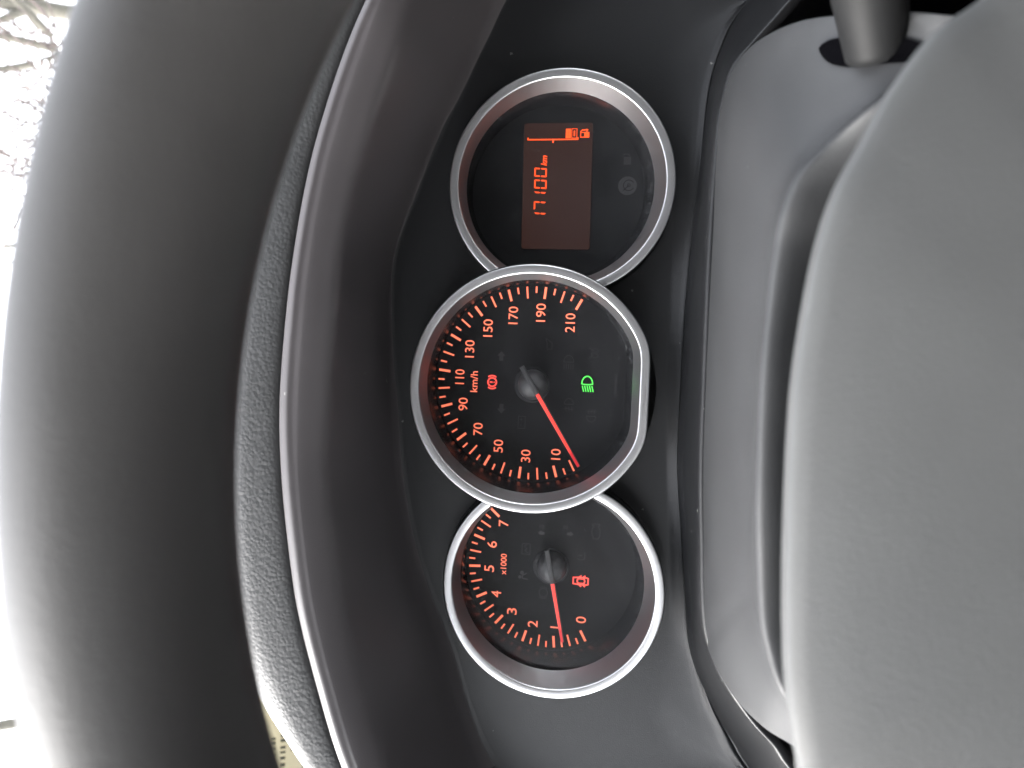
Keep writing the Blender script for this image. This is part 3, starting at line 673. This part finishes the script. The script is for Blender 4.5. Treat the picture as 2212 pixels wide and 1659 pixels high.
# ------------------------------------------------------------------ grained dash top over the visor
def W2D(x, y, z):  # world metres (z above the snow) -> dash mm
    p = DASH.inverted() @ Vector((x, y, z)); return (p.x / MM, p.z / MM, -p.y / MM)
hood = thing("dashboard_top", "black leather-grained padded dashboard top curving over the dials, pale where the window lights it", "dashboard", (0, 100, 40))
NH = 180
S_ = catmull([(-240, 2, 74), (-200, 36, 78)] + [(u, v + 2.3, w) for u, v, w in HOOD_S] + [(178, 44, 78), (214, 6, 74)], NH)
H_ = catmull([(-262, 38, 46), (-215, 70, 49)] + HOOD_H + [(190, 66, 50), (232, 40, 46)], NH)
def hrow(f, w): return [Vector((a.x + (b.x - a.x) * f, a.y + (b.y - a.y) * f, w + (a.z - 80) * (1 - f) + (b.z - 50) * f)) for a, b in zip(S_, H_)]
hrows = [[p + Vector((0, 1.0, -42)) for p in S_], [p + Vector((0, .2, -11)) for p in S_], hrow(.02, 72.5), hrow(.08, 74.2), hrow(.26, 75.2), hrow(.46, 75), hrow(.66, 71.8), hrow(.85, 64), hrow(1.0, 53)]
def wfar(y, base, t):
    r = []
    for p in H_:
        q = DASH @ D(*p); r.append(Vector(W2D(q.x * (1 + .15 * t), y, q.z + (base - q.z) * t)))
    return r
hrows += [wfar(.045, 1.06, .10), wfar(.11, 1.055, .42), wfar(.22, 1.045, .85), wfar(.64, 1.035, 1.0)]
hrows = across(hrows, 4)
o0 = D(0, 100, 40)
V, F = loft([[D(*p) - o0 for p in r] for r in hrows])
obj("dash_skin", V, F, 'hood', hood)
mb = MB()
mb.add(*loft([[D(u, v, w) - o0 for u, v in ((-430, 40), (-240, 60), (-120, 100), (0, 112), (120, 100), (240, 60), (420, 40), (800, 30), (800, -420), (-430, -420))] for w in (-66, -90)], True, True))
obj("dash_core", mb.V, mb.F, 'black', hood, smooth=False)
# the rest of the dash top, running across the car to the foot of the windscreen
prof = [(-.02, .90), (.0, .97), (.03, 1.005), (.08, 1.02), (.30, 1.025), (.64, 1.02), (.66, .95)]
sec = catmull([Vector((0, y, z)) for y, z in prof], 24)
V, F = loft([[D(*W2D(x, p.y + .10 * max(0, (abs(x - .35) - .5)), p.z)) - o0 for p in sec] for x in [-.60 + 1.9 * i / 24 for i in range(25)]])
obj("dash_shelf", V, F, 'hood', hood)
# lower dash beside the column, out of sight behind the gap
mb = MB()
for s in (-1, 1):
    V, F = box(0, 0, 0, .30, .02, .34); obj("dash_lower_panel", [D(s * 360, -250, -10) - o0 + Vector(v) for v in V], F, 'fascia', hood, smooth=False)

# ------------------------------------------------------------------ steering column shroud and wiper stalk
shroud = thing("steering_column_shroud", "grey plastic steering column cover with rounded ridge between the dials and the wheel hub", "column cover", (0, -90, 90))
NS = 150
s0 = catmull(SHROUD_0, NS); sk_ = catmull(SHROUD_K, NS)
def bul(t, k): return [Vector((a.x + (b.x - a.x) * t, a.y + (b.y - a.y) * t + k * (1 - (abs(i / (NS - 1) - .5) * 2) ** 3), a.z + (b.z - a.z) * t)) for i, (a, b) in enumerate(zip(s0, sk_))]
def add(P, du, dv_, dw): return [p + Vector((du, dv_, dw)) for p in P]
def inward(P, k, dv_, dw): return [Vector((p.x * k, p.y + dv_, p.z + dw)) for p in P]
srows = [inward(s0, 1.0, -26, -14), inward(s0, 1.004, -6, -4), inward(s0, 1.0, -.6, -.4), bul(.03, .3), bul(.25, 1.0), bul(.5, 1.2), bul(.75, .7), bul(.90, -.2), bul(.97, .5), inward(sk_, 1.0, .9, 0), inward(sk_, .997, -.6, 2.4), inward(sk_, .987, -4.8, 2.2), inward(sk_, .965, -18, -2), inward(sk_, .9, -60, 2), inward(sk_, .8, -110, -10)]
srows = across(srows, 4)
so_ = D(0, -90, 90)
V, F = loft([[D(*p) - so_ for p in r] for r in srows])
cover = obj("upper_cover", V, F, 'shroud', shroud)
from mathutils.bvhtree import BVHTree
bv = BVHTree.FromPolygons([tuple(v) for v in V], F)
def on_cover(p, k=.0006):
    co, no, *_ = bv.find_nearest(Vector(p))
    if no.z < 0: no = -no
    return co + no * k
sl = catmull(SLOT, 48, True)
ctr = Vector((sum(p.x for p in sl) / 48, sum(p.y for p in sl) / 48, sum(p.z for p in sl) / 48))
SV, SF = [], []
for f in (1.0, .75, .5, .25):
    SV += [on_cover(D(*(ctr + (p - ctr) * f)) - so_) for p in sl]
for i in range(3):
    for j in range(48): SF.append((i*48 + j, i*48 + (j+1) % 48, (i+1)*48 + (j+1) % 48, (i+1)*48 + j))
SF.append(tuple(range(144, 192)))
obj("stalk_slot_patch", SV, SF, 'black', shroud)  # no opening: a black patch on the cover paints the slot's dark inside
stalk = thing("wiper_stalk", "dark round wiper stalk rising out of the slot in the column cover", "wiper stalk", (94.8, -103.8, 140))
st = [Vector(p) - Vector((94.8, -103.8, 140)) for p in STALK]
base = st[0] - (st[1] - st[0]) * .25
path = catmull([base] + st + [st[2] + (st[2] - st[1]) * 2.2], 30)
V = []; ang = 48
for i, p in enumerate(path):
    t = (path[min(i + 1, 29)] - path[max(i - 1, 0)]).normalized()
    a = t.cross(Vector((0, 0, 1))).normalized(); b = t.cross(a)
    k = i / 29; r = 7.6 + 2.4 * min(1, k * 1.7)
    V.append([D(*(p + (a * cos(2*pi*j/ang) * r + b * sin(2*pi*j/ang) * r))) for j in range(ang)])
VV, FF = loft(V, True, True)
obj("stalk_arm", VV, FF, 'stalk', stalk)

# ------------------------------------------------------------------ steering wheel
WC = (-4.6, -132.4, 238.2)
wheel = thing("steering_wheel", "black steering wheel in the foreground, blurred rim across the top and smooth grey hub", "steering wheel", WC)
RM, rm = 166.4, 16.2
V = []
for i in range(160):
    t = 2*pi*i/160
    V.append([D((RM + rm * cos(2*pi*j/40)) * cos(t), (RM + rm * cos(2*pi*j/40)) * sin(t), rm * sin(2*pi*j/40)) for j in range(40)])
V.append(V[0]); VV, FF = loft(V, True)
obj("wheel_rim", VV, FF, 'wheel', wheel)
he = catmull(HUB_EDGE + [(-72, -98, 205), (-77, -122, 205), (-70, -150, 205), (-46, -174, 205), (0, -184, 205), (46, -174, 205), (76, -150, 205), (88, -122, 205), (84, -105, 205)], 140, True)
hc = Vector((2, -126, 205))
def hr(f, w): return [D(*(Vector((hc.x + (p.x - hc.x) * f, hc.y + (p.y - hc.y) * f, w)) - Vector(WC))) for p in he]
V, F = loft([hr(.70, 150), hr(.86, 178), hr(.965, 196), hr(.99, 200.5), hr(.998, 203.6), hr(.994, 205.6), hr(.982, 206.8), hr(.93, 208.2), hr(.8, 210.5), hr(.6, 212.5), hr(.3, 214), hr(.02, 214.5)], True)
obj("hub_cover", V, F, 'hub', wheel)
for s in (-1, 1):
    V = []
    for k in range(9):
        t = k / 8; x = s * (66 + t * 90); w = 196 - 238 + t * 38; hh = 26 - 8 * sin(pi * t * .9); vc = -6 - 0 * t
        V.append([D(x, vc + hh * cos(2*pi*j/24), w + 9 * sin(2*pi*j/24)) for j in range(24)])
    VV, FF = loft(V, True, True); obj("wheel_spoke", VV, FF, 'wheel', wheel)

# ------------------------------------------------------------------ car body round the cockpit
def wthing(name, label, cat, at): return thing(name, label, cat, at, dash=False)
glass = obj("windscreen", *box(0, 0, 0, 1.90, 1.18, .005), 'glass', None, smooth=False)
glass.matrix_world = Matrix.Translation((.35, .11, 1.36)) @ Matrix.Rotation(radians(-27.5), 4, 'X')
tag(glass, "clear raked windscreen between the dashboard and the snowy trees", "windscreen")
car = wthing("hatchback_car", "grey car shell with roof, doors and pillars around the cockpit", "car", (.35, -.6, .3))
def cb(name, c, s, mat, rot=None):
    V, F = box(0, 0, 0, *s); o = obj(name, V, F, mat, car, smooth=False)
    o.location = (c[0] - .35, c[1] + .6, c[2] - .3)
    if rot: o.rotation_euler = rot
    return o
cb("roof_panel", (.35, -1.33, 1.66), (2.0, 1.8, .05), 'headliner')
cb("floor_panel", (.35, -.6, .28), (2.0, 3.0, .06), 'seat')
for x in (-.63, 1.33):
    cb("door_panel", (x, -.25, .66), (.07, 1.75, .74), 'paint')
    cb("door_panel", (x, -1.65, .66), (.07, 1.05, .74), 'paint')
    cb("side_pillar", (x, -1.1, 1.33), (.06, .16, .62), 'headliner')
    cb("windscreen_pillar", (x, .11, 1.36), (.06, 1.2, .06), 'headliner', (radians(-27.5), 0, 0))
cb("tailgate_light_block", (.35, -2.26, .97), (2.0, .06, 1.32), 'headliner')  # unseen; rear window left solid to cut light from behind
for x in (-.63, 1.33):
    cb("rear_side_light_block", (x, -1.62, 1.33), (.05, .88, .6), 'headliner')  # unseen, added in place of rear side windows to block back light
cb("bulkhead_panel", (.35, .72, .68), (2.0, .05, .76), 'black')
for x, nm in ((0.0, "driver"), (.72, "passenger")):
    seat = wthing("car_seat", nm.replace("driver", "dark cloth driver's seat facing the steering wheel").replace("passenger", "dark cloth passenger seat beside the driver's seat"), "car seat", (x, -.75, .55))
    V, F = box(0, 0, 0, .48, .14, .62); o = obj("backrest", V, F, 'seat', seat, smooth=False); o.location = (0, -.28, .32); o.rotation_euler = (radians(12), 0, 0)
    V, F = box(0, 0, 0, .5, .5, .16); o = obj("cushion", V, F, 'seat', seat, smooth=False); o.location = (0, 0, 0)
    V, F = box(0, 0, 0, .26, .1, .18); o = obj("headrest", V, F, 'seat', seat, smooth=False); o.location = (0, -.36, .74)

# cream sheet with faded print standing in the corner of the windscreen
note = wthing("paper_sheet", "cream paper sheet with faded print standing in the windscreen corner", "paper", (-.44, .50, 1.05))
V, F = box(0, 0, 0, .26, .0015, .17); sheet = obj("sheet", V, F, 'paper', note, smooth=False); sheet.location = (.02, .0, .075); sheet.rotation_euler = (radians(-14), 0, radians(38))
mb = MB()
for k, (x0, z, ln) in enumerate(((-.06, .030, .05), (-.04, .018, .035), (-.05, .006, .06), (-.03, -.006, .02), (-.06, -.02, .04))):
    n = int(ln / .006)
    for i in range(n):
        V, F = box(x0 + i * .006 + random.uniform(-.001, .001), -.0014, z, random.uniform(.002, .0045), .0006, .006); mb.add(V, F)
pr = mb.build("print_marks", 'ink', note, smooth=False); pr.location = sheet.location; pr.rotation_euler = sheet.rotation_euler

# ------------------------------------------------------------------ outside: snow and bare trees
R_ = 600.0
n = 64
snow = obj("snow_ground", [(R_ * cos(2*pi*i/n), R_ * sin(2*pi*i/n), 0) for i in range(n)], [tuple(range(n))], 'snow', None, smooth=False)
snow['kind'] = 'structure'
def tree(name, label, cat, base, trunk, limbs, nt, seed, spread, mat='bark', group='bare trees outside the windscreen'):
    random.seed(seed)
    root = wthing(name, label, cat, base)
    if group: root['group'] = group
    b = Vector(base); mb = MB()
    mb.tube([Vector(p) - b for p, r in trunk], [r for p, r in trunk], 10)
    mb.build("trunk", mat, root)
    mb = MB()
    def twig(p, d, L, r, lv):
        P, R = [p], [r]; q = p
        for k in range(4):
            d = (d + Vector((random.gauss(0, .16), random.gauss(0, .16), random.gauss(.05, .12)))).normalized(); q = q + d * L / 4; P.append(q); R.append(r * (1 - .2 * (k + 1) * .9))
        mb.tube(P, R, 5)
        if lv > 0:
            for k in range(3):
                s = random.randint(1, 4)
                twig(P[s], (d + Vector((random.gauss(0, spread), random.gauss(0, spread), random.gauss(.1, .4)))).normalized(), L * random.uniform(.4, .7), R[s] * .6, lv - 1)
    for limb in limbs:
        P = [Vector(p) - b for p, r in limb]; R = [r for p, r in limb]
        PP = catmull(P, 10); RR = [R[0] + (R[-1] - R[0]) * i / 9 for i in range(10)]
        mb.tube(PP, RR, 8)
        for _ in range(nt):
            i = random.randint(2, 9); d = (PP[i] - PP[i - 1]).normalized()
            twig(PP[i], (d + Vector((random.gauss(0, spread), random.gauss(0, spread), random.gauss(0, spread)))).normalized(), random.uniform(.35, .9), RR[i] * .35, 1)
    mb.build("branches", mat, root)
    return root
tree("bare_tree", "small bare forked tree standing in the snow in front of the thick trunk", "tree", (2.70, 7.21, 0),
     [((2.70, 7.21, 0), .085), ((2.71, 7.21, 1.8), .07), ((2.722, 7.204, 3.40), .062)],
     [[((2.722, 7.204, 3.36), .05), ((2.80, 7.17, 3.60), .036), ((2.988, 7.103, 3.797), .03), ((3.12, 7.05, 3.95), .025), ((3.5, 6.95, 4.6), .012)],
      [((2.722, 7.204, 3.38), .05), ((2.726, 7.203, 3.604), .038), ((2.769, 7.187, 4.047), .028), ((2.79, 7.179, 4.334), .022), ((2.9, 7.1, 5.2), .01)],
      [((2.722, 7.204, 3.36), .046), ((2.66, 7.22, 3.56), .036), ((2.567, 7.258, 3.811), .028), ((2.495, 7.282, 4.082), .024), ((2.4, 7.31, 4.5), .018), ((2.2, 7.4, 5.2), .009)]], 5, 3, .5)
tree("thick_tree", "thick bare trunk rising behind the small forked tree", "tree", (3.70, 8.96, 0),
     [((3.70, 8.96, 0), .16), ((3.74, 8.955, 2.5), .11), ((3.773, 8.943, 3.856), .09), ((3.79, 8.936, 4.737), .08), ((3.78, 8.94, 6.0), .06)],
     [[((3.78, 8.94, 4.4), .05), ((3.55, 8.9, 4.75), .035), ((3.2, 8.8, 5.3), .02)], [((3.78, 8.94, 4.2), .05), ((4.05, 8.9, 4.7), .035), ((4.3, 8.8, 5.4), .02)], [((3.78, 8.94, 5.0), .05), ((3.6, 8.95, 5.9), .02)]], 6, 5, .5)
tree("young_tree", "thin straight sapling pole beyond the shrub", "tree", (1.30, 11.6, 0), [((1.30, 11.6, 0), .06), ((1.38, 11.6, 5.40), .04), ((1.34, 11.6, 5.72), .03)], [[((1.37, 11.6, 4.9), .03), ((1.2, 11.6, 5.3), .015), ((1.0, 11.5, 5.9), .008)]], 1, 8, .4)
tree("leaning_tree", "slender leaning trunk seen at far lower left past the wheel rim", "tree", (-4.9, 10.6, 0), [((-4.9, 10.6, 0), .12), ((-5.15, 10.5, 3.2), .09), ((-5.318, 10.428, 5.242), .075), ((-5.5, 10.4, 7.2), .06)], [[((-5.35, 10.42, 5.6), .05), ((-5.0, 10.4, 6.6), .02)], [((-5.4, 10.4, 6.2), .05), ((-5.9, 10.3, 7.4), .02)]], 4, 9, .4)
# snow-dusted shrub
random.seed(21)
sb = Vector((1.12, 4.56, 0))
shrub = wthing("twiggy_shrub", "dense brown twiggy shrub with snow caught in it, left of the forked tree", "shrub", tuple(sb))
mb = MB(); mbs = MB()
def stemtwig(p, d, L, r, lv):
    P, R = [p], [r]; q = p
    for k in range(4):
        d = (d + Vector((random.gauss(0, .2), random.gauss(0, .2), random.gauss(.02, .16)))).normalized(); q = q + d * L / 4; P.append(q); R.append(max(.005, r * (1 - .2 * (k + 1))))
    mb.tube(P, R, 4)
    if lv:
        for k in range(6 if lv > 1 else 5):
            s = random.randint(1, 4); stemtwig(P[s], (d + Vector((random.gauss(0, .7), random.gauss(0, .7), random.gauss(0, .5)))).normalized(), L * random.uniform(.35, .6), max(.006, R[s] * .7), lv - 1)
    else:
        for q in P[2:]:
            if random.random() < .15:
                s = random.uniform(.012, .03)
                V = [q + Vector((a * s, b2 * s, c * s * .6 + s * .4)) for a, b2, c in ((1, 0, 0), (-1, 0, 0), (0, 1, 0), (0, -1, 0), (0, 0, 1), (0, 0, -1))]
                mbs.add(V, [(0, 2, 4), (2, 1, 4), (1, 3, 4), (3, 0, 4), (2, 0, 5), (1, 2, 5), (3, 1, 5), (0, 3, 5)])
for k in range(52):
    a = random.uniform(0, 2*pi); rr = sqrt(random.random()) * .46
    stemtwig(Vector((rr * cos(a), rr * sin(a) * .6, random.uniform(1.2, 1.9))), Vector((random.gauss(0, .28), random.gauss(0, .2), 1)).normalized(), random.uniform(.7, 1.15), .020, 2)
for k in range(12):
    a = random.uniform(0, 2*pi); rr = sqrt(random.random()) * .4
    mb.tube([Vector((rr * .5 * cos(a), rr * .4 * sin(a), 0)), Vector((rr * cos(a), rr * .6 * sin(a), 1.9))], [.03, .014], 5)
mb.build("twigs", 'twig', shrub); mbs.build("snow_tufts", 'snow', shrub)
bpy.context.view_layer.update()
